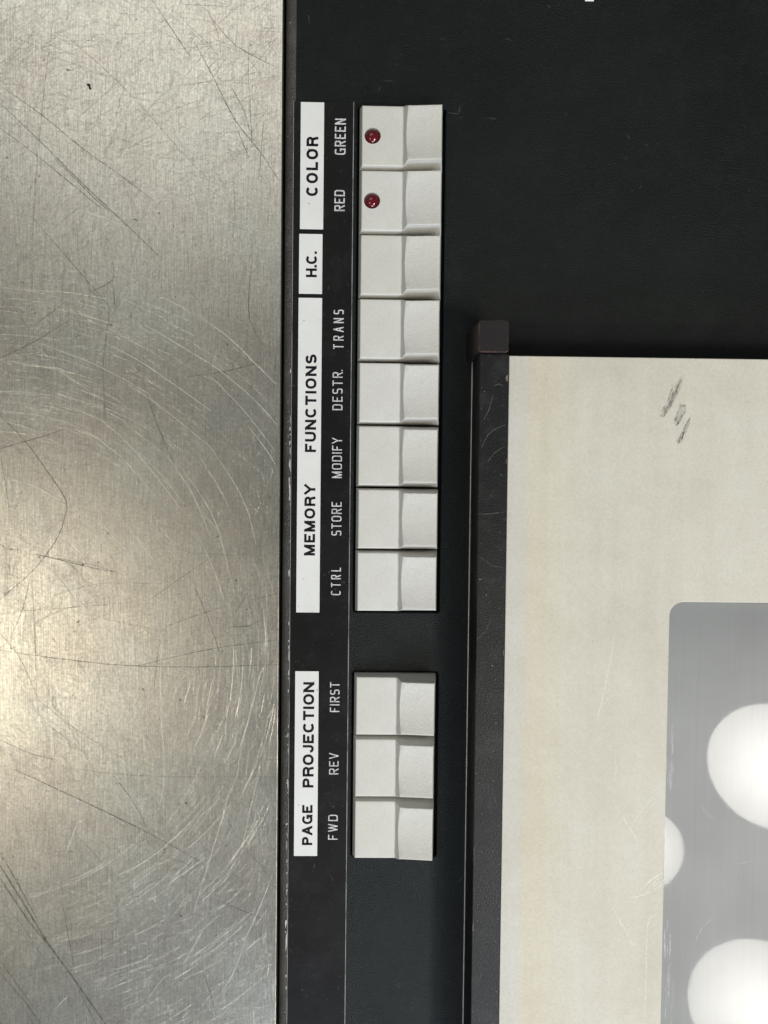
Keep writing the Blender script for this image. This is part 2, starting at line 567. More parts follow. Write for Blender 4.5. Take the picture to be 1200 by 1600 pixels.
DARK = [  # (width, points) measured along the tabletop's old knife and tool scratches
    (1.6, [(0, 134), (66, 180), (128, 231), (202, 284), (242, 315)]),
    (2.0, [(0, 161), (62, 220), (128, 286), (191, 345), (246, 398)]),
    (1.6, [(0, 200), (59, 244), (139, 310), (158, 326)]),
    (1.5, [(84, 246), (118, 280), (150, 312), (172, 330)]),
    (1.4, [(326, 22), (367, 70), (433, 106)]),
    (1.9, [(304, 66), (330, 114), (367, 187), (407, 238), (436, 282)]),
    (1.7, [(238, 0), (282, 66), (300, 92)]),
    (1.5, [(367, 194), (389, 246)]), (1.5, [(394, 231), (390, 154)]), (1.3, [(412, 187), (405, 275)]),
    (1.4, [(48, 337), (84, 378), (103, 400), (147, 451), (172, 481)]),
    (1.5, [(0, 560), (57, 532), (110, 499)]), (1.2, [(48, 512), (106, 470)]),
    (1.5, [(143, 455), (176, 438), (176, 407)]), (1.4, [(176, 438), (180, 484)]),
    (1.7, [(224, 598), (246, 664), (271, 723)]), (1.4, [(291, 589), (352, 580), (411, 565)]),
    (1.2, [(363, 572), (389, 532)]), (1.4, [(394, 404), (390, 499), (427, 561)]),
    (1.9, [(0, 649), (40, 690), (77, 741), (103, 781), (102, 806), (88, 844), (51, 892), (0, 936)]),
    (1.6, [(0, 701), (60, 684), (103, 670)]), (1.5, [(0, 708), (8, 750), (15, 800)]),
    (2.2, [(55, 866), (100, 876), (147, 888), (183, 894)]), (1.4, [(90, 872), (150, 884), (178, 893)]),
    (1.8, [(0, 850), (12, 857), (30, 859)]),
    (1.7, [(0, 1016), (92, 1029), (202, 1040), (312, 1042), (436, 1038)]),
    (1.5, [(216, 1040), (330, 1014), (433, 1000)]), (1.4, [(0, 990), (29, 1024), (59, 1090)]),
    (1.5, [(48, 899), (36, 950), (16, 998)]), (1.2, [(50, 906), (55, 1000), (57, 1093)]),
    (1.3, [(231, 939), (290, 898), (330, 870)]), (1.5, [(257, 980), (305, 962), (352, 947)]),
    (1.7, [(304, 917), (325, 965), (341, 1013)]), (1.5, [(367, 958), (392, 919)]), (1.3, [(389, 938), (433, 928)]),
    (1.4, [(359, 979), (385, 979), (410, 968)]),
    (2.2, [(22, 1202), (128, 1251), (231, 1301), (323, 1352)]), (1.8, [(341, 1407), (414, 1437)]),
    (1.7, [(176, 1211), (205, 1248), (233, 1299)]),
    (4.0, [(0, 1352), (36, 1410), (74, 1472), (110, 1522), (168, 1604)]),
    (2.6, [(0, 1372), (40, 1432), (78, 1480)]), (2.2, [(0, 1332), (30, 1384), (60, 1440)]),
    (1.6, [(97, 1409), (110, 1479), (117, 1523)]), (1.5, [(0, 1156), (50, 1178), (88, 1187)]),
    (1.3, [(381, 1325), (410, 1355), (429, 1387)]), (2.0, [(319, 1523), (328, 1550), (337, 1585)]),
    (1.6, [(258, 1341), (278, 1344), (296, 1353)]), (2.0, [(108, 1331), (114, 1330)]),
    (1.3, [(120, 1306), (150, 1336), (176, 1370)]), (1.3, [(356, 1281), (366, 1299)]),
]
FAINT = [
    (1.5, [(88, 0), (81, 44), (70, 132), (60, 235), (53, 330), (50, 420), (49, 510)]),
    (1.5, [(40, 7), (88, 44), (161, 106), (220, 165), (282, 235), (330, 286)]),
    (2.5, [(359, 132), (381, 172), (390, 205)]), (1.4, [(286, 31), (330, 73), (345, 95)]),
    (1.3, [(385, 88), (407, 117)]), (1.4, [(290, 205), (337, 169)]), (1.3, [(293, 134), (352, 121)]),
    (2.4, [(172, 484), (164, 540), (161, 583), (165, 657)]), (1.4, [(224, 547), (224, 598)]),
    (1.5, [(0, 448), (40, 506), (88, 572)]), (1.4, [(378, 422), (383, 477)]),
    (1.4, [(81, 932), (154, 912), (253, 912)]), (1.4, [(249, 844), (293, 862), (367, 868)]),
    (1.6, [(55, 1090), (120, 1140), (198, 1189)]), (1.4, [(84, 1138), (147, 1189)]),
    (1.5, [(110, 1200), (205, 1211), (330, 1214), (436, 1213)]), (2.2, [(0, 1500), (34, 1548), (60, 1582)]),
    (3.0, [(0, 1520), (40, 1566), (66, 1604)]), (1.6, [(158, 1442), (160, 1515)]),
    (1.3, [(323, 14), (340, 50), (346, 92)]), (1.5, [(20, 955), (100, 950), (196, 942)]),
    (1.3, [(0, 1012), (80, 960), (150, 940)]), (1.4, [(390, 60), (388, 120), (392, 160)]),
    (1.6, [(130, 420), (142, 455), (160, 470)]), (1.4, [(365, 283), (367, 350), (360, 380)]),
    (1.5, [(250, 1462), (270, 1484)]), (2.5, [(112, 1520), (130, 1560), (150, 1600)]),
    (1.3, [(254, 980), (246, 1030), (240, 1084)]), (1.3, [(30, 700), (36, 760), (22, 800)]),
    (1.4, [(86, 470), (84, 540), (90, 590)]), (1.4, [(0, 1405), (32, 1442), (70, 1500)]),
]
GLINT = [  # scratches round the hot spot, their lamp glint painted as pale ribbons
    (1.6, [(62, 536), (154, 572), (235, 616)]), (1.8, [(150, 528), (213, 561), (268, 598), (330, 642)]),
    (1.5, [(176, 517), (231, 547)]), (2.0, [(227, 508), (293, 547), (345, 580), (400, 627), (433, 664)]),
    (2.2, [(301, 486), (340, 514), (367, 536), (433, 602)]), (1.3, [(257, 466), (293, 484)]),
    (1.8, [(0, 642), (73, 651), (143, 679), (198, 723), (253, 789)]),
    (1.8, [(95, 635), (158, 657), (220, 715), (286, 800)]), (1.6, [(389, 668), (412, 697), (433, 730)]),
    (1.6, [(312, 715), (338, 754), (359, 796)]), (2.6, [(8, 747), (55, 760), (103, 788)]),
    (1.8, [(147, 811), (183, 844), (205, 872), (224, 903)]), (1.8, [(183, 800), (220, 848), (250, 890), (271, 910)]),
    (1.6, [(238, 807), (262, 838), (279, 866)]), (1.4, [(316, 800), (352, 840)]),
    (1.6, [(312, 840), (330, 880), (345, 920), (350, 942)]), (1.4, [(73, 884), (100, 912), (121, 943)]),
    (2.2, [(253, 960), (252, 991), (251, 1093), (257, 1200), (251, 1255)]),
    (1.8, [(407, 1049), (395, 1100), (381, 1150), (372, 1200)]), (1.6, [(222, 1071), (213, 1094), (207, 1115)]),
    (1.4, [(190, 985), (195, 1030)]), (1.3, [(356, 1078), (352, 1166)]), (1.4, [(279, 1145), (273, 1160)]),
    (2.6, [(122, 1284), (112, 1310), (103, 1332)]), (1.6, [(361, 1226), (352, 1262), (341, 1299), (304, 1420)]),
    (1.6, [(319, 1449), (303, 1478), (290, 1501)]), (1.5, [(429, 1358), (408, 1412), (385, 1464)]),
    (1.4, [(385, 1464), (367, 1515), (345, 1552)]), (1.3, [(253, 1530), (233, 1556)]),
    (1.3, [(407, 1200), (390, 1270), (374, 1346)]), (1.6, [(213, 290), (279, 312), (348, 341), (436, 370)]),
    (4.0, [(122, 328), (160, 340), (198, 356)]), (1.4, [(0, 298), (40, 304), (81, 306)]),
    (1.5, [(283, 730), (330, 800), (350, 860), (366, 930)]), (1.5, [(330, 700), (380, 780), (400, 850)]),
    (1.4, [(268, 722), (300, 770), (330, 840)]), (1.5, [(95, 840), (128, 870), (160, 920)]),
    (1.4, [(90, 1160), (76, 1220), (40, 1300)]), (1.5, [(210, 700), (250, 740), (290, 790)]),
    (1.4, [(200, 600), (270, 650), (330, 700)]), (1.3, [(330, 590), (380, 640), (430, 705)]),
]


def nowrong(pts): return smooth_line(on_steel(pts))


for data, mat, dz in ((DARK, M_SCR_D, 0.30), (FAINT, M_SCR_F, 0.52), (GLINT, M_SCR_L, 0.74)):
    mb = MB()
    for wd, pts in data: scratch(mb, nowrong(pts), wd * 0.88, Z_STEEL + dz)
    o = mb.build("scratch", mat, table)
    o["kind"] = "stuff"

# hair-fine grooves in every direction: each is a tiny V whose flanks catch the lamps
rnd = random.Random(3)
mb = MB()
for k in range(17000):
    x = rnd.uniform(-640, xe_steel - 4); y = rnd.uniform(-880, 880)
    L = min(260, rnd.lognormvariate(3.3, 0.85))
    a = rnd.uniform(0, math.pi)
    cv = rnd.gauss(0, 0.0012)
    n = 2 if L < 40 else (4 if L < 110 else 7)
    pts = []
    px_, py_, aa = x, y, a
    for i in range(n):
        pts.append((px_, py_))
        px_ += math.cos(aa) * L / (n - 1); py_ += math.sin(aa) * L / (n - 1); aa += cv * L / (n - 1)
    pts = [p for p in pts if p[0] < xe_steel - 2.5]
    wd = rnd.choice((0.28, 0.34, 0.4, 0.5, 0.7))
    scratch(mb, pts, wd, Z_STEEL + 0.02, vee=wd * rnd.choice((rnd.uniform(0.012, 0.05), rnd.uniform(0.02, 0.075))))
# swirls left by rubbing the steel round and round
ctr = un(-10, 1035, Z_STEEL)
for k in range(2000):
    rad = rnd.triangular(110, 860, 420) * rnd.uniform(.92, 1.08)
    cxx, cyy = ctr.x + rnd.gauss(0, 28), ctr.y + rnd.gauss(0, 28)
    a0 = rnd.uniform(-1.5, 1.55)
    da = min(1.1, rnd.lognormvariate(3.9, 0.7) / rad)
    n = 3 + int(da * rad / 25)
    pts = [(cxx + rad * math.cos(a0 + da * i / (n - 1)), cyy + rad * math.sin(a0 + da * i / (n - 1))) for i in range(n)]
    if any(p[0] > xe_steel - 2.5 for p in pts): continue
    wd = rnd.choice((0.24, 0.3, 0.35, 0.42, 0.62))
    scratch(mb, pts, wd, Z_STEEL + 0.02, vee=wd * rnd.uniform(0.02, 0.12))
o = mb.build("fine_scratch", M_MICRO, table)
o["kind"] = "stuff"

# a crumb of dark dirt lying on the steel
c = un(139.5, 135.5, Z_STEEL)
mb = MB()
loops = []
shape = [(-4, 4.5), (-1, 5), (2, 3), (1.6, 0), (3.4, -3), (2.6, -5), (-0.5, -3.5), (-1.2, 0.5), (-3.5, 2)]
for s_, z_ in ((1, 0), (0.9, 0.8), (0.45, 1.5)):
    loops.append([(c.x + x * s_, c.y + y * s_, Z_STEEL + 0.05 + z_) for x, y in shape])
mb.loft(loops, cap_top=True)
M_DIRT = mat_plain("dark_dirt", (0.012, 0.008, 0.012), 0.7)
o = mb.build("dirt_speck", M_DIRT, origin=(c.x, c.y, Z_STEEL), loc=(c.x, c.y, Z_STEEL))
tag(o, "tiny black crumb of dirt lying alone on the upper steel tabletop", "dirt")

# ------------------------------------------------------------------ black control panel
P_X0 = ux(440.3, 800)
P_X1 = 1000.0
P_Y0, P_Y1 = -1050.0, 1050.0
panel = empty("control_panel", (0, 0, -60), "black control panel carrying ivory push keys, white labels and printed words", "control panel")
PO = (0, 0, -60)

KEY_A, KEY_B = uy(575, 165.5, 16), uy(575, 954.0, 16)
PITCH = (KEY_A - KEY_B + 7.2) / 8
KW = ux(686.0, 700, 8) - ux(556.5, 700, 0)
KXC = 0.5 * (ux(686.0, 700, 8) + ux(556.5, 700, 0))
K_TOP = KEY_A + 3.6            # upper edge of the first key
K2_TOP = uy(600, 1050.5, -2)    # upper edge of the first key of the second block
KL = PITCH - 1.6

holes = []
for yt, n in ((K_TOP, 8), (K2_TOP, 3)):
    holes.append((KXC - KW / 2 - 2.5, yt - n * PITCH - 2.0, KXC + KW / 2 + 5.0, yt + 2.5))
RE = 17.0
mb = MB()
outer = [(P_X0 + RE, P_Y0), (P_X1, P_Y0), (P_X1, P_Y1), (P_X0 + RE, P_Y1)]
ch = 1.3
hl = [rrect(h[0] - ch, h[1] - ch, h[2] + ch, h[3] + ch, 5 + ch, 5) for h in holes]
vs, fs = sheet_with_holes(outer, hl, 0.0)
mb.add(vs, fs)
for h, lp in zip(holes, hl):
    inner = rrect(*h, 5, 5)
    mid = rrect(h[0] - ch * .35, h[1] - ch * .35, h[2] + ch * .35, h[3] + ch * .35, 5 + ch * .35, 5)
    l0 = [(x, y, 0) for x, y in lp]; l1 = [(x, y, -ch * .35) for x, y in mid]; l2 = [(x, y, -ch) for x, y in inner]; l3 = [(x, y, -26) for x, y in inner]
    mb.loft([l3, l2, l1, l0])
    b = len(mb.v)
    mb.add([(x, y, -26) for x, y in inner], [tuple(range(len(inner)))])
body = mb.build("housing", M_PANEL, panel, PO)
mb = MB()
mb.block(P_X0 - 120, P_Y0, P_X0 + 60, P_Y1, -90, -60.5, 1, 1)
mb.build("support_rail", M_DARK, panel, PO)
# rolled edge towards the tabletop
mb = MB()
prof = [(P_X0, -60)]
for i in range(9):
    a = R(180 - 90 * i / 8)
    prof.append((P_X0 + RE + RE * math.cos(a), -RE * 0.9 + RE * 0.9 * math.sin(a)))
ys = [P_Y0 + (P_Y1 - P_Y0) * i / 8 for i in range(9)]
vs = [(x, y, z) for y in ys for x, z in prof]
n = len(prof)
mb.add(vs, [(k * n + i, k * n + i + 1, (k + 1) * n + i + 1, (k + 1) * n + i) for k in range(8) for i in range(n - 1)])
mb.f = [list(reversed(f)) for f in mb.f]
mb.build("rolled_edge", M_EDGE, panel, PO, smooth=40)

# dark strip that carries the words, let into the panel
S_X0 = 0.5 * (ux(459.0, 200) + ux(449, 1500)); S_X1 = 0.5 * (ux(552.5, 200) + ux(538.5, 1550))
S_Y1 = uy(505, 158.5); S_Y0 = -1040
mb = MB()
mb.add([(S_X0, S_Y0, 0.2), (S_X1, S_Y0, 0.2), (S_X1, S_Y1, 0.2), (S_X0, S_Y1, 0.2),
        (S_X0 + .8, S_Y0, 1.2), (S_X1 - .8, S_Y0, 1.2), (S_X1 - .8, S_Y1 - .8, 1.2), (S_X0 + .8, S_Y1 - .8, 1.2)],
       [(4, 5, 6, 7), (0, 1, 5, 4), (1, 2, 6, 5), (2, 3, 7, 6), (3, 0, 4, 7)])
strip = mb.build("label_strip", M_STRIP, panel, PO)
mb = MB()   # strip edges, the light they catch painted as pale lines
for x0, x1, y0, y1 in ((S_X1 - 0.3, S_X1 + 1.0, S_Y0, S_Y1), (S_X0 - 0.6, S_X0 + 0.4, S_Y0, S_Y1)):
    mb.block(x0, y0, x1, y1, 0.1, 1.45, 0.1, 0.2)
mb.build("edging", M_LINE, strip, PO)

# chipped paint beside the strip
rnd = random.Random(11)
mb = MB()
for k in range(70):
    yy = rnd.choice((rnd.uniform(640, 800), rnd.uniform(560, 1300), rnd.uniform(1020, 1600), rnd.uniform(1280, 1480)))
    xx = 458.5 - (yy - 160) * 10.5 / 1400 + rnd.gauss(0, 0.7) - 1.2
    p = un(xx, yy, 0.3)
    ww, hh = rnd.uniform(0.4, 1.3), rnd.lognormvariate(1.0, 0.7)
    m_ = rnd.randint(5, 8)
    ring = [(p.x + ww * math.cos(2 * math.pi * i / m_) * rnd.uniform(.6, 1.3), p.y + hh * math.sin(2 * math.pi * i / m_) * rnd.uniform(.6, 1.2), 0.06 + k * 0.003) for i in range(m_)]
    mb.add(ring, [tuple(range(m_))])
p = un(454.5, 1057, 0.4)
mb.add([(p.x + a_, p.y + b_, 0.35) for a_, b_ in ((-1.5, -7), (1, -6), (1.6, 0), (1.2, 6), (-1, 8), (-2, 1))], [tuple(range(6))])
M_CHIP = mat_plain("bare_chip", (0.50, 0.48, 0.44), 0.5)
o = mb.build("paint_chip", M_CHIP, panel, PO)
o["kind"] = "stuff"
# fine pale scuffs on the panel face
mb = MB()
for (x0, y0, x1, y1) in ((591, 145, 594, 135), (598, 127, 614, 126), (716, 180, 719, 165), (757, 184, 776, 186), (700, 176, 716, 178), (482, 22, 483, 38),
                         (979, 210, 984, 218), (622, 1534, 624, 1545), (710, 1384, 722, 1372), (722, 1372, 726, 1366), (790, 60, 800, 64), (688, 60, 694, 62),
                         (516, 1366, 520, 1376), (528, 1525, 533, 1524), (492, 1350, 488, 1362)):
    a, b = un(x0, y0), un(x1, y1)
    zz = 1.25 if x0 < 545 and y0 > 160 else 0.05
    scratch(mb, [(a.x, a.y), ((a.x + b.x) / 2 + .4, (a.y + b.y) / 2), (b.x, b.y)], 1.0, zz)
for k in range(70):      # lint and small nicks
    x0, y0 = (rnd.uniform(700, 1195), rnd.uniform(5, 530)) if k % 3 else (rnd.uniform(552, 700), rnd.choice((rnd.uniform(5, 150), rnd.uniform(965, 1040), rnd.uniform(1360, 1595))))
    a = un(x0, y0); L = rnd.lognormvariate(1.0, .6); an = rnd.uniform(0, 6.28)
    scratch(mb, [(a.x, a.y), (a.x + L * math.cos(an) * .5 + .2, a.y + L * math.sin(an) * .5), (a.x + L * math.cos(an), a.y + L * math.sin(an))], rnd.uniform(.5, 1.1), .05)
M_SCUFF = mat_patchy("pale_scuff", (0.16, 0.16, 0.155), 0.7, 0.0, 6, 0.3, 0.7, 0.7)
o = mb.build("scuff", M_SCUFF, panel, PO)
o["kind"] = "stuff"

# ------------------------------------------------------------------ stroke lettering
def sup(cx, cy, rx, ry, a0, a1, e, n=16):
    out = []
    for i in range(n + 1):
        a = R(a0 + (a1 - a0) * i / n)
        c_, s_ = math.cos(a), math.sin(a)
        out.append((cx + rx * math.copysign(abs(c_) ** (2 / e), c_), cy + ry * math.copysign(abs(s_) ** (2 / e), s_)))
    return out


def glyph(chx, e):
    """strokes on a 1 x 1 box (centre lines) and the glyph's relative width"""
    if chx == 'O': return [sup(.5, .5, .5, .5, 90, 450, e, 32)], 1.0
    if chx == 'C': return [sup(.5, .5, .5, .5, 42, 318, e, 26)], .96
    if chx == 'G': return [sup(.5, .5, .5, .5, 42, 352, e, 28)[:-1] + [(1, .44)], [(1.0, 0), (1.0, .46), (.56, .46)]], 1.0
    if chx == 'L': return [[(0, 1), (0, 0), (1, 0)]], .72
    if chx == 'H': return [[(0, 0), (0, 1)], [(1, 0), (1, 1)], [(0, .52), (1, .52)]], .90
    if chx == 'M': return [[(0, 0), (0, 1)], [(1, 0), (1, 1)], [(0, 1), (.5, 0)], [(1, 1), (.5, 0)]], 1.05
    if chx == 'E': return [[(1, 1), (0, 1), (0, 0), (1, 0)], [(0, .52), (.92, .52)]], .78
    if chx == 'F': return [[(1, 1), (0, 1), (0, 0)], [(0, .50), (.90, .50)]], .72
    if chx == 'Y': return [[(0, 1), (.5, .45), (1, 1)], [(.5, .45), (.5, 0)]], .95
    if chx == 'U': return [[(0, 1)] + sup(.5, .36, .5, .36, 180, 360, e, 14) + [(1, 1)]], .90
    if chx == 'N': return [[(0, 0), (0, 1)], [(1, 0), (1, 1)], [(0, 1), (1, 0)]], .92
    if chx == 'T': return [[(0, 1), (1, 1)], [(.5, 1), (.5, 0)]], .86
    if chx == 'I': return [[(.5, 0), (.5, 1)]], .0
    if chx == 'S': return [sup(.5, .755, .46, .245, 25, 262, e * .92, 14) + sup(.5, .255, .5, .255, 82, -158, e * .92, 16)], .86
    if chx == 'P': return [[(0, 0), (0, 1), (.55, 1)] + sup(.55, .735, .45, .265, 90, -90, e, 12) + [(.55, .47), (0, .47)]], .82
    if chx == 'R': return [[(0, 0), (0, 1), (.58, 1)] + sup(.58, .745, .42, .255, 90, -90, e, 12) + [(.58, .49), (0, .49)],
                           [(.58, .49), (.88, .40), (.95, .20), (1.0, 0)] if e < 3 else [(.52, .49), (1.0, 0)]], .88
    if chx == 'A': return [[(0, 0), (.5, 1)], [(1, 0), (.5, 1)], [(.19, .32), (.81, .32)]], .98
    if chx == 'D': return [[(0, 0), (0, 1), (.45, 1)] + sup(.45, .5, .55, .5, 90, -90, e, 18) + [(.45, 0), (0, 0)]], .94
    if chx == 'V': return [[(0, 1), (.5, 0)], [(1, 1), (.5, 0)]], .92
    if chx == 'W': return [[(0, 1), (.26, 0)], [(.26, 0), (.5, 1)], [(.5, 1), (.74, 0)], [(.74, 0), (1, 1)]], 1.25
    if chx == 'J': return [[(1, 1)] + [(1, .30)] + sup(.5, .30, .5, .30, 0, -180, e, 12)], .62
    if chx == '.': return [[(.5, -.13), (.5, .15)]] if e < 3 else [[(.5, -.05), (.5, .07)]], .0
    return [], .4


def stroke_poly(mbx, pts, hw, to3, z):
    # drop doubled points
    q = [pts[0]]
    for p in pts[1:]:
        if math.hypot(p[0] - q[-1][0], p[1] - q[-1][1]) > 1e-4: q.append(p)
    closed = math.hypot(q[0][0] - q[-1][0], q[0][1] - q[-1][1]) < 1e-3
    if closed: q = q[:-1]
    n = len(q)
    vs, fs = [], []
    for i in range(n):
        p = Vector(q[i])
        pr = Vector(q[i - 1]) if (i or closed) else None
        nx = Vector(q[(i + 1) % n]) if (i < n - 1 or closed) else None
        d1 = (p - pr).normalized() if pr is not None else None
        d2 = (nx - p).normalized() if nx is not None else None
        if d1 is None: d1 = d2
        if d2 is None: d2 = d1
        n1, n2 = Vector((-d1.y, d1.x)), Vector((-d2.y, d2.x))
        mv = (n1 + n2)
        mv = mv.normalized() if mv.length > 1e-5 else n1
        k = min(1.9, 1.0 / max(0.2, mv.dot(n1)))
        vs += [to3(p + mv * hw * k, z), to3(p - mv * hw * k, z)]
    m_ = n if closed else n - 1
    for i in range(m_):
        j = (i + 1) % n
        fs.append((2 * i, 2 * i + 1, 2 * j + 1, 2 * j))
    mbx.add(vs, fs)


def word(name, text, x_top, x_base, y_start, y_end, z, mat, parent, origin, e, weight, gap):
    """TEXT reads upwards: it starts at photo row y_start (bottom) and ends at y_end; its caps reach from column x_base to x_top"""
    ym = 0.5 * (y_start + y_end)
    X_t, X_b = ux(x_top, ym, z), ux(x_base, ym, z)
    Y_s, Y_e = uy(x_base, y_start, z), uy(x_base, y_end, z)
    cap = X_b - X_t
    sw = cap * weight                      # stroke width
    ch_ = cap - sw                         # centre-line height
    gl = [glyph(c_, e) for c_ in text]
    total = sum(g[1] for g in gl)
    k = 0; nsp = len(text) - 1
    # widths: solve glyph scale so that the word fills its measured length
    length = Y_e - Y_s
    gp = gap * cap
    gaps = 0.0
    for i in range(nsp): gaps += gp * (0.45 if '.' in text[i:i + 2] else 1.0)
    wscale = (length - sw * len(text) - gaps) / max(total, 1e-6)
    mbx = MB()
    pen = Y_s
    zi = 0
    for i, (strokes, wd) in enumerate(gl):
        w_ = wd * wscale
        for st in strokes:
            pts = [(sw / 2 + (px_ - (0.5 if wd == 0 else 0)) * w_, sw / 2 + py_ * ch_) for px_, py_ in st]
            if len(st) == 2 and {st[0][1], st[1][1]} == {0, 1}:
                (xa_, ya_), (xb2, yb2) = pts
                hwx = sw / 2 * math.hypot(xb2 - xa_, yb2 - ya_) / abs(yb2 - ya_)
                kx = (xb2 - xa_) / (yb2 - ya_)
                if yb2 < ya_: xa_, ya_, xb2, yb2 = xb2, yb2, xa_, ya_
                xa_ -= kx * sw / 2 * .5; xb2 += kx * sw / 2 * .5
                zq = z + 0.12 + 0.05 * (zi % 4); zi += 1
                mbx.add([(X_b, pen + xa_ - hwx, zq), (X_b, pen + xa_ + hwx, zq), (X_b - cap, pen + xb2 + hwx, zq), (X_b - cap, pen + xb2 - hwx, zq)], [(0, 1, 2, 3)])
                continue
            # ends of straight strokes run to the cap line and base line
            if math.hypot(pts[0][0] - pts[-1][0], pts[0][1] - pts[-1][1]) > 1e-3:
                for a_, b_ in ((0, 1), (-1, -2)):
                    py_ = st[a_][1]
                    if py_ in (0, 1) and abs(st[a_][0] - st[b_][0]) < 0.6 and abs(st[a_][1] - st[b_][1]) > .05:
                        dx, dy = pts[a_][0] - pts[b_][0], pts[a_][1] - pts[b_][1]
                        L = math.hypot(dx, dy)
                        t = (sw / 2) / max(abs(dy), 1e-6)
                        pts[a_] = (pts[a_][0] + dx * t, pts[a_][1] + dy * t)
                    elif py_ in (0, 1):
                        dx = pts[a_][0] - pts[b_][0]
                        pts[a_] = (pts[a_][0] + math.copysign(sw * 0.5, dx), pts[a_][1])
            base = pen
            to3 = lambda p, zz: (X_b - p[1], base + p[0], zz)
            stroke_poly(mbx, pts, sw / 2, to3, z + 0.12 + 0.05 * (zi % 4))
            zi += 1
        pen += w_ + sw
        if i < nsp: pen += gp * (0.45 if '.' in text[i:i + 2] else 1.0)
    return mbx.build(name, mat, parent, origin)


Z_STRIP = 1.2
for text, xt, xb, ys_, ye_ in (("GREEN", 523.2, 540.3, 242, 185.5), ("RED", 522.5, 538.7, 330, 297), ("TRANS", 521, 537, 545.5, 484), ("DESTR.", 519.5, 535.3, 641, 578),
                               ("MODIFY", 518.8, 534.3, 747, 684), ("STORE", 518, 533.6, 837, 784.5), ("CTRL", 517.3, 532.5, 930, 887),
                               ("FIRST", 515.6, 530.5, 1112.5, 1066), ("REV", 514.3, 529, 1210, 1176.5), ("FWD", 512.8, 527.6, 1312, 1273)):
    word("lettering", text, xt, xb, ys_, ye_, Z_STRIP, M_WHITE, strip, PO, 4.2, 0.132 if text in ("GREEN", "RED") else 0.116, {"GREEN": .17, "RED": .17, "TRANS": .36, "DESTR.": .26, "MODIFY": .2, "STORE": .2, "CTRL": .36, "FIRST": .22, "REV": .24, "FWD": .3}[text])

M_SPECK = mat_plain("grey_speck", (0.22, 0.21, 0.20), 0.6)
# white adhesive labels
for xa, xb_, yt, yb, words_ in (
        (469.3, 505.8, 159.5, 358.0, [("COLOR", 478.6, 497, 306.5, 214)]),
        (467.2, 503.6, 365.5, 459.0, [("H.C.", 478.2, 495.2, 433.3, 393)]),
        (464.6, 501.2, 465.3, 957.0, [("MEMORY", 475.5, 492.5, 868, 757), ("FUNCTIONS", 477.0, 494.3, 706.5, 554)]),
        (460.2, 496.8, 1048.8, 1337.5, [("PAGE", 472, 488.2, 1320.5, 1258), ("PROJECTION", 473.3, 490.5, 1230.5, 1066)])):
    x0 = ux(xa, (yt + yb) / 2, 2); x1 = ux(xb_, (yt + yb) / 2, 2)
    y1, y0 = uy(485, yt, 2), uy(485, yb, 2)
    mb = MB()
    mb.block(x0, y0, x1, y1, 1.3, 2.2, 0.7, 0.3)
    lb = mb.build("name_label", M_LABEL, panel, PO)
    for (sx_, sy_, sr_) in ((482.5, 233, 1.3), (477, 233.5, .8), (483, 318, 1.2), (475, 501, 1.1), (489, 1020, .8), (474, 905, .9)):
        if yt < sy_ < yb:
            p = un(sx_, sy_, 2.3)
            mb = MB()
            mb.add([(p.x + sr_ * math.cos(i) * (1 + .4 * math.sin(3 * i)), p.y + sr_ * .7 * math.sin(i), 2.28) for i in (0, 1, 2, 3, 4, 5)], [tuple(range(6))])
            mb.build("ink_speck", M_SPECK, lb, PO)
    for (t_, a_, b_, s_, f_) in words_:
        word("lettering", t_, a_, b_, s_, f_, 2.2, M_INK, lb, PO, 2.25, 0.225, {"COLOR": .22, "H.C.": .2, "MEMORY": .21, "FUNCTIONS": .2, "PAGE": .17, "PROJECTION": .17}[t_])

# foot of a white printed character at the panel's upper side
a, b = un(914, 1.8, 0.1), un(928.5, -40, 0.1)
mb = MB()
mb.block(a.x, a.y, b.x, b.y, 0.05, 0.5, 0.3, 0.2)
mb.build("printed_mark", M_MARK, panel, PO)


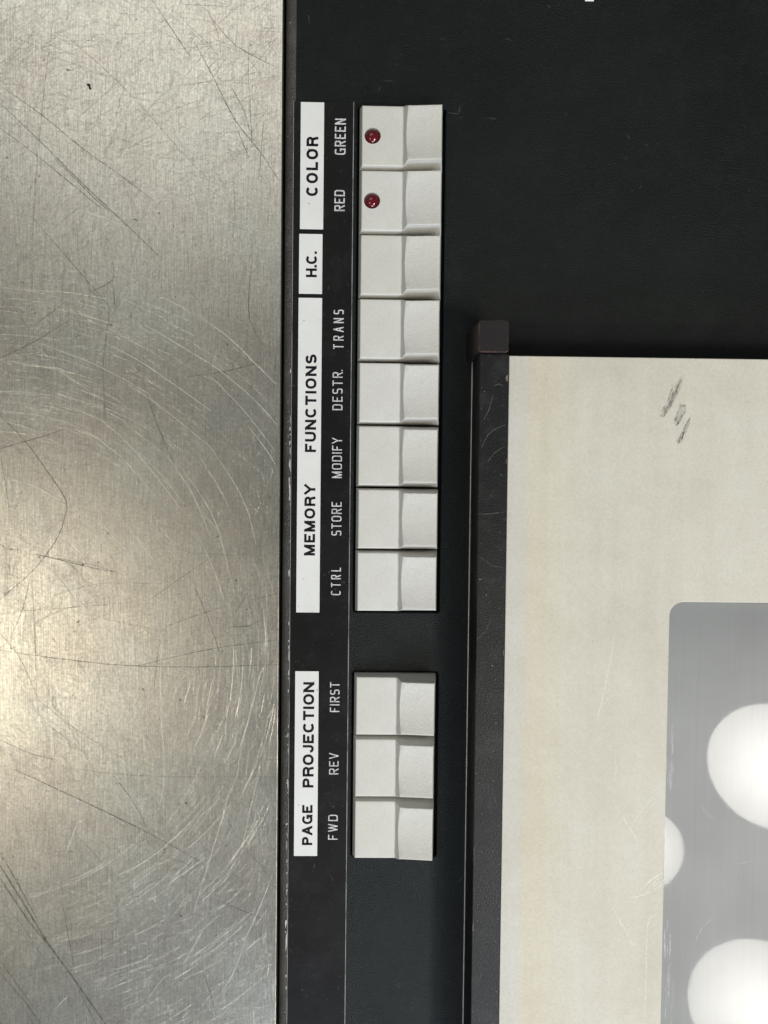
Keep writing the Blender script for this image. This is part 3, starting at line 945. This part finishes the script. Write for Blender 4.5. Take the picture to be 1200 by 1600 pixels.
# ------------------------------------------------------------------ keys
def key_mesh(hole):
    hx = KW / 2
    xs = [-hx + 4.5, -hx + 5.5, -hx + 8]
    x_r0, x_r1 = 1.5, 9.5              # ramp between flat half and finger rest
    xs += [-hx + 8 + (x_r0 - (-hx + 8)) * i / 7 for i in range(1, 8)]
    xs += [x_r0 + (x_r1 - x_r0) * i / 8 for i in range(1, 9)]
    xr = hx - 4.5
    xs += [x_r1 + (xr - 3.0 - x_r1) * i / 7 for i in range(1, 8)] + [xr - 1, xr]
    H1 = 17.0
    ts = [0, 0.012, 0.035] + [0.035 + 0.93 * i / 22 for i in range(1, 22)] + [0.965, 0.988, 1.0]

    def ss(t):
        t = min(max(t, 0), 1)
        return t * t * (3 - 2 * t)

    def shift(x, v):
        # the ramp is widest at the two ends of the key and bows in between
        s_ = 2 * v - 1
        return x

    def rampf(x, v):
        s_ = abs(2 * v - 1)
        wdt = 3.2 + 3.6 * s_ ** 1.8
        c_ = 6.0 - 0.8 * (1 - s_)
        return ss((x - (c_ - wdt * .62)) / (wdt * 1.25))

    def inset(x): return 2.8 + 4.6 * ss((x - 2.5) / 8.5)

    def zt(x, v):
        f = rampf(x, v)
        tilt = 13.5 + 5.5 * min(max((x - 9) / (hx - 9), 0), 1)
        s_ = 2 * v - 1
        dish = 5.0 * (s_ * s_ - 1)
        z = H1 + f * (tilt + dish)
        return z
    me_v, rows = [], []
    for t in ts:
        row = []
        for x in xs:
            i_ = inset(x)
            y = -KL / 2 + i_ + t * (KL - 2 * i_)
            z = zt(x, t)
            # softened rim
            edge = min(t, 1 - t) * (KL - 2 * i_)
            ex = min(x - xs[0], xs[-1] - x)
            d_ = min(edge, ex)
            if d_ < 0.3: z -= 1.0
            elif d_ < 1.4: z -= 0.22
            row.append(len(me_v)); me_v.append((x, y, z))
        rows.append(row)
    fs = []
    nt_, nx_ = len(ts), len(xs)
    for j in range(nt_ - 1):
        for i in range(nx_ - 1):
            fs.append((rows[j][i], rows[j][i + 1], rows[j + 1][i + 1], rows[j + 1][i]))
    # border loop (counter-clockwise) and the skirt
    border = [rows[0][i] for i in range(nx_)] + [rows[j][-1] for j in range(1, nt_)] + [rows[-1][i] for i in range(nx_ - 2, -1, -1)] + [rows[j][0] for j in range(nt_ - 2, 0, -1)]
    zb = -22.0

    def out(v, f, z):
        x, y, _ = me_v[v]
        tx = (x - xs[0]) / (xs[-1] - xs[0]) * KW - KW / 2
        i_ = inset(x)
        ty = (y / (KL / 2 - i_)) * KL / 2
        return (x + (tx - x) * f, y + (ty - y) * f, z)
    prev = border
    for f, q in ((0.85, 0.16), (1.0, None)):
        ring = []
        for v in border:
            z0 = me_v[v][2]
            z = 1.0 if q is not None else zb
            ring.append(len(me_v)); me_v.append(out(v, f, z))
        m_ = len(border)
        for i in range(m_):
            j = (i + 1) % m_
            fs.append((prev[j], prev[i], ring[i], ring[j]))
        prev = ring
    fs.append(tuple(reversed(prev)))
    me = raw("key", me_v, fs, M_KEY, smooth=28)
    if not hole: return me
    ob = bpy.data.objects.new("key_cut", me)
    col.objects.link(ob)
    mbc = MB()
    nseg = 36
    lo = [(LED_X + 12.4 * math.cos(2 * math.pi * i / nseg), 12.4 * math.sin(2 * math.pi * i / nseg), H1 - 10) for i in range(nseg)]
    hi = [(x, y, H1 + 10) for x, y, z in lo]
    mbc.loft([lo, hi], cap_top=True, cap_bot=True)
    cut = link("cutter", raw("cutter", mbc.v, mbc.f, M_KEY))
    md = ob.modifiers.new("hole", 'BOOLEAN'); md.object = cut; md.operation = 'DIFFERENCE'; md.solver = 'EXACT'
    dg = bpy.context.evaluated_depsgraph_get()
    me2 = bpy.data.meshes.new_from_object(ob.evaluated_get(dg))
    me2.name = "key_with_hole"
    bpy.data.objects.remove(ob); bpy.data.objects.remove(cut)
    me2.polygons.foreach_set("use_smooth", [True] * len(me2.polygons))
    me2.set_sharp_from_angle(angle=R(28))
    return me2


LED_P = un(582, 212.5, 17)
LED_X = LED_P.x - KXC
KEY_PLAIN = key_mesh(False)
KEY_HOLE = key_mesh(True)


def led_mesh():
    mbx = MB()
    nseg = 28
    loops = []
    for i in range(0, 9):
        a = R(90 * i / 9)
        r_ = 11.6 * math.cos(a)
        loops.append([(r_ * math.cos(2 * math.pi * k / nseg), r_ * math.sin(2 * math.pi * k / nseg), 8.5 * math.sin(a)) for k in range(nseg)])
    loops.insert(0, [(x, y, -8) for x, y, z in loops[0]])
    mbx.loft(loops, cap_top=True)
    return raw("indicator_lamp", mbx.v, mbx.f, M_LED, smooth=60)


LED = led_mesh()
rk = random.Random(5)
for b, (yt, n) in enumerate(((K_TOP, 8), (K2_TOP, 3))):
    for i in range(n):
        lit = b == 0 and i < 2
        k = link("key", KEY_HOLE if lit else KEY_PLAIN, panel, (KXC + rk.uniform(-.25, .25), yt - PITCH * (i + 0.5), 60 + rk.uniform(-.9, .9)))
        k.rotation_euler = (R(rk.uniform(-.35, .35)), R(rk.uniform(-.3, .3)), R(rk.uniform(-.15, .15)))
        if lit:
            k["label"] = ("ivory key with a red lamp, topmost key of the long block", "ivory key with a red lamp beside the word RED")[i]
            link("indicator_lamp", LED, k, (LED_X, 0.0 + (0.4 if i else 0), 10.5))

# ------------------------------------------------------------------ dark rail with its end cap
Z_RAIL = 90.0
r_x0 = 0.5 * (ux(747.5, 600, Z_RAIL) + ux(738, 1550, Z_RAIL)); r_x1 = 0.5 * (ux(795, 600, Z_RAIL) + ux(780.5, 1570, Z_RAIL))
r_y1 = uy(770, 552.5, Z_RAIL)
RO = ((r_x0 + r_x1) / 2, 0, 0)
rail = empty("edge_rail", RO, "dark painted rail with a reddish worn square cap, between the keys and cream plate", "rail")
mb = MB()
mb.block(r_x0, -1040, r_x1 - 0.3, r_y1, 0.3, Z_RAIL, 0.6, 1.2)
mb.build("rail_bar", M_RAIL, rail, RO)
mb = MB()
lx = 0.5 * (ux(737.5, 600, 4) + ux(723, 1590, 4))
mb.block(lx - 0.4, -1040, lx + 1.9, uy(738, 556, 4), 0.2, 4.0, 0.2, 0.7)
mb.build("metal_lip", M_LIP, rail, RO, smooth=30)
mb = MB()
rr_ = random.Random(21)
for (x_, y_, w_, h_) in ((793, 592, 3.4, 5.5), (747.5, 640, .5, 14), (746.5, 760, .6, 10), (744.5, 900, .8, 12), (791.6, 720, .7, 4), (787, 1020, .8, 6), (741, 1190, .7, 9),
                         (740, 1330, .8, 16), (783, 1320, .7, 5), (739, 1450, .6, 8), (769, 1040, 1.2, 1.0), (757, 612, .9, .9), (775, 1130, 1.0, .8), (760, 930, .9, 1.3), (750, 905, 1.4, .9)):
    p = un(x_, y_, Z_RAIL)
    m_ = 9
    mb.add([(min(max(p.x + w_ * math.cos(2 * math.pi * i / m_) * rr_.uniform(.6, 1.25), r_x0 + 1.25), r_x1 - 1.6), p.y + h_ * math.sin(2 * math.pi * i / m_) * rr_.uniform(.6, 1.25), Z_RAIL + .06) for i in range(m_)], [tuple(range(m_))])
o = mb.build("paint_chip", mat_plain("rail_chip", (0.16, 0.145, 0.12), 0.6), rail, RO)
o["kind"] = "stuff"
mb = MB()
for wd, pts in ((1.2, [(752, 700), (762, 680), (778, 668), (790, 664)]), (1.1, [(762, 722), (772, 708), (788, 698)]), (1.3, [(748, 803), (765, 803), (788, 800)]), (1.0, [(750, 870), (770, 884), (786, 886)]),
                (1.0, [(770, 604), (780, 600), (786, 604)]), (1.1, [(745, 1000), (760, 985), (766, 968)]), (1.2, [(756, 655), (764, 640), (770, 618)]), (1.0, [(746, 1540), (752, 1520)]), (1.0, [(770, 1232), (776, 1260)])):
    scratch(mb, smooth_line([tuple(un(x_, y_, Z_RAIL).xy) for x_, y_ in pts]), wd, Z_RAIL + .12)
o = mb.build("scuff", M_SCUFF, rail, RO)
o["kind"] = "stuff"
# cap
zc = 98.0
cx0, cx1 = ux(748, 525, zc), ux(795.3, 525, zc)
cy1, cy0 = uy(770, 500, zc), uy(770, 550.5, zc)
mb = MB()


def ringc(ins, z, extra=0.0):
    return [(x - (extra if x < (cx0 + cx1) / 2 else 0), y, z) for x, y in rrect(cx0 + ins, cy0 + ins, cx1 - ins, cy1 - ins, max(4.5 - ins, .4), 5)]


mb.loft([ringc(0, 0.4, 6.0), ringc(0, 30, 4.0), ringc(0, zc - 5, 0.6), ringc(0, zc - 1.6)])
mb.loft([ringc(0, zc - 1.6), ringc(.35, zc - .5), ringc(1.2, zc)], mi=1)
mb.loft([ringc(1.2, zc), ringc(3, zc + .05)], cap_top=True)
cap = mb.build("end_cap", [M_CAP, M_RUST], rail, RO)

# ------------------------------------------------------------------ cream plate with the grey window
Z_PLATE = 88.0
p_x0 = r_x1 + 0.2; p_x1 = 980.0
p_y1 = uy(990, 558.5, Z_PLATE); p_y0 = -1040.0
PLO = (p_x0, p_y1, 0.0)
plate = empty("projection_plate", PLO, "cream satin plate framing a glossy grey window with bright round reflections", "plate")
w_x0 = 0.5 * (ux(1046, 990, Z_PLATE) + ux(1033, 1580, Z_PLATE)); w_y1 = uy(1120, 941.5, Z_PLATE)
w_x1, w_y0 = 900.0, -1000.0
mb = MB()
outer = [(p_x0 + 1, p_y0), (p_x1, p_y0), (p_x1, p_y1 - 1), (p_x0 + 1, p_y1 - 1)]
RW = 20.0
hole = rrect(w_x0 - 1.2, w_y0 - 1.2, w_x1 + 1.2, w_y1 + 1.2, RW + 1.2, 10)
vs, fs = sheet_with_holes(outer, [hole], Z_PLATE)
mb.add(vs, fs)
mb.loft([[(x, y, Z_PLATE - 12) for x, y in rrect(w_x0, w_y0, w_x1, w_y1, RW, 10)], [(x, y, Z_PLATE - 1.2) for x, y in rrect(w_x0, w_y0, w_x1, w_y1, RW, 10)],
         [(x, y, Z_PLATE - 0.35) for x, y in rrect(w_x0 - .4, w_y0 - .4, w_x1 + .4, w_y1 + .4, RW + .4, 10)], [(x, y, Z_PLATE) for x, y in hole]])
o1 = [(x, y, Z_PLATE) for x, y in outer]
o2 = [(p_x0 + .3, p_y0, Z_PLATE - .3), (p_x1, p_y0, Z_PLATE - .3), (p_x1, p_y1 - .3, Z_PLATE - .3), (p_x0 + .3, p_y1 - .3, Z_PLATE - .3)]
o3 = [(p_x0, p_y0, Z_PLATE - 1), (p_x1, p_y0, Z_PLATE - 1), (p_x1, p_y1, Z_PLATE - 1), (p_x0, p_y1, Z_PLATE - 1)]
o4 = [(x, y, 0.5) for x, y, z in o3]
mb.loft([o4, o3, o2, o1])
mb.build("plate_face", M_PLATE, plate, PLO)
mb = MB()
mb.loft([[(x, y, z) for x, y in rrect(w_x0 + i_, w_y0 + i_, w_x1 - i_, w_y1 - i_, RW - i_, 10)] for i_, z in ((0.15, Z_GLASS - 8), (0.15, Z_GLASS - 1.0), (1.0, Z_GLASS))], cap_top=True)
mb.build("window_pane", M_GLASS, plate, PLO)
# grey rubbed smudges and scuffs on the plate
M_SMUDGE = mat_patchy("grey_smudge", (0.085, 0.066, 0.060), 0.7, 0.0, 6.0, 0.35, 0.8, 0.5, (1, 1, 1))
mb = MB()
for ring in ([(1064, 587), (1067, 592), (1065, 602), (1060, 614), (1054, 626), (1046, 640), (1037, 653), (1031, 650), (1034, 640), (1043, 625), (1052, 613), (1058, 600)],
             [(1062, 631), (1072, 633), (1071, 644), (1066, 655), (1058, 667), (1052, 662), (1055, 650), (1060, 640)],
             [(1080, 648), (1077, 664), (1073, 674), (1066, 684), (1059, 697), (1057, 688), (1065, 676), (1071, 666), (1076, 654)]):
    vs = [tuple(un(x, y, Z_PLATE + .1)) for x, y in ring]
    mb.add(vs, [tuple(reversed(range(len(vs))))])
o = mb.build("smudge", M_SMUDGE, plate, PLO)
o["kind"] = "stuff"
mb = MB()
rs_ = random.Random(4)
for (ax, ay, bx, by, wd_, n_) in ((1064, 588, 1036, 650, 5, 20), (1068, 633, 1056, 664, 7, 12), (1078, 650, 1060, 695, 4, 13)):
    for k in range(n_):
        t0 = rs_.uniform(0, .8); t1 = min(1, t0 + rs_.uniform(.08, .3))
        off = rs_.gauss(0, wd_ * .5)
        P_ = [(ax + (bx - ax) * t + off + rs_.gauss(0, .6), ay + (by - ay) * t + off * .4) for t in (t0, (t0 + t1) / 2, t1)]
        scratch(mb, [tuple(un(x, y, Z_PLATE).xy) for x, y in P_], rs_.uniform(1.0, 3.2), Z_PLATE + .14)
o = mb.build("smudge", mat_patchy("brown_smear", (0.085, 0.062, 0.055), 0.7, 0.0, 4.5, 0.25, 0.85, 0.42), plate, PLO)
o["kind"] = "stuff"
mb = MB()
for wd, pts in ((1.3, [(960, 990), (948, 1060), (931, 1132)]), (1.2, [(958, 1180), (963, 1200), (958, 1222)]), (1.5, [(961, 1258), (982, 1290), (996, 1316)]), (1.2, [(985, 1290), (1008, 1260), (1028, 1236)]),
                (2.6, [(1000, 1390), (1018, 1374), (1036, 1362)]), (2.2, [(985, 1402), (1010, 1396), (1036, 1380)]), (1.5, [(1033, 1428), (1014, 1434), (1010, 1470), (1009, 1540), (1006, 1602)]),
                (1.6, [(955, 1415), (975, 1450), (990, 1478)]), (1.0, [(940, 1105), (950, 1090), (965, 1085)]), (1.2, [(1005, 1395), (1030, 1378), (1036, 1372)]),
                (1.0, [(990, 1105), (990, 1120)]), (1.4, [(1012, 1388), (1034, 1366)])):
    scratch(mb, smooth_line([tuple(un(x, y, Z_PLATE).xy) for x, y in pts]), wd * 1.3, Z_PLATE + .15)
M_PSC = mat_patchy("plate_scuff", (0.95, 0.92, 0.86), 0.5, 0.0, 5, 0.25, 0.6, 0.5)
o = mb.build("scuff", M_PSC, plate, PLO)
o["kind"] = "stuff"
mb = MB()
for k in range(26):
    a0 = un(rk.uniform(1038, 1052), rk.uniform(1130, 1215) if k % 2 else rk.uniform(1420, 1600), Z_GLASS)
    L = rk.uniform(10, 45)
    scratch(mb, [(a0.x, a0.y), (a0.x + rk.gauss(0, .6), a0.y - L / 2), (a0.x + rk.gauss(0, .8), a0.y - L)], rk.uniform(.8, 2.4), Z_GLASS + .08)
for pts in ([(1084, 1480), (1096, 1450), (1120, 1430)], [(1096, 1258), (1106, 1272), (1122, 1284)], [(1150, 1350), (1180, 1344)]):
    scratch(mb, smooth_line([tuple(un(x, y, Z_GLASS).xy) for x, y in pts]), 1.0, Z_GLASS + .08)
M_GSC = mat_patchy("glass_scuff", (0.62, 0.63, 0.65), 0.4, 0.0, 5, 0.3, 0.65, 0.6, (1, .3, 1))
o = mb.build("glass_scuff", M_GSC, plate, PLO)
o["kind"] = "stuff"
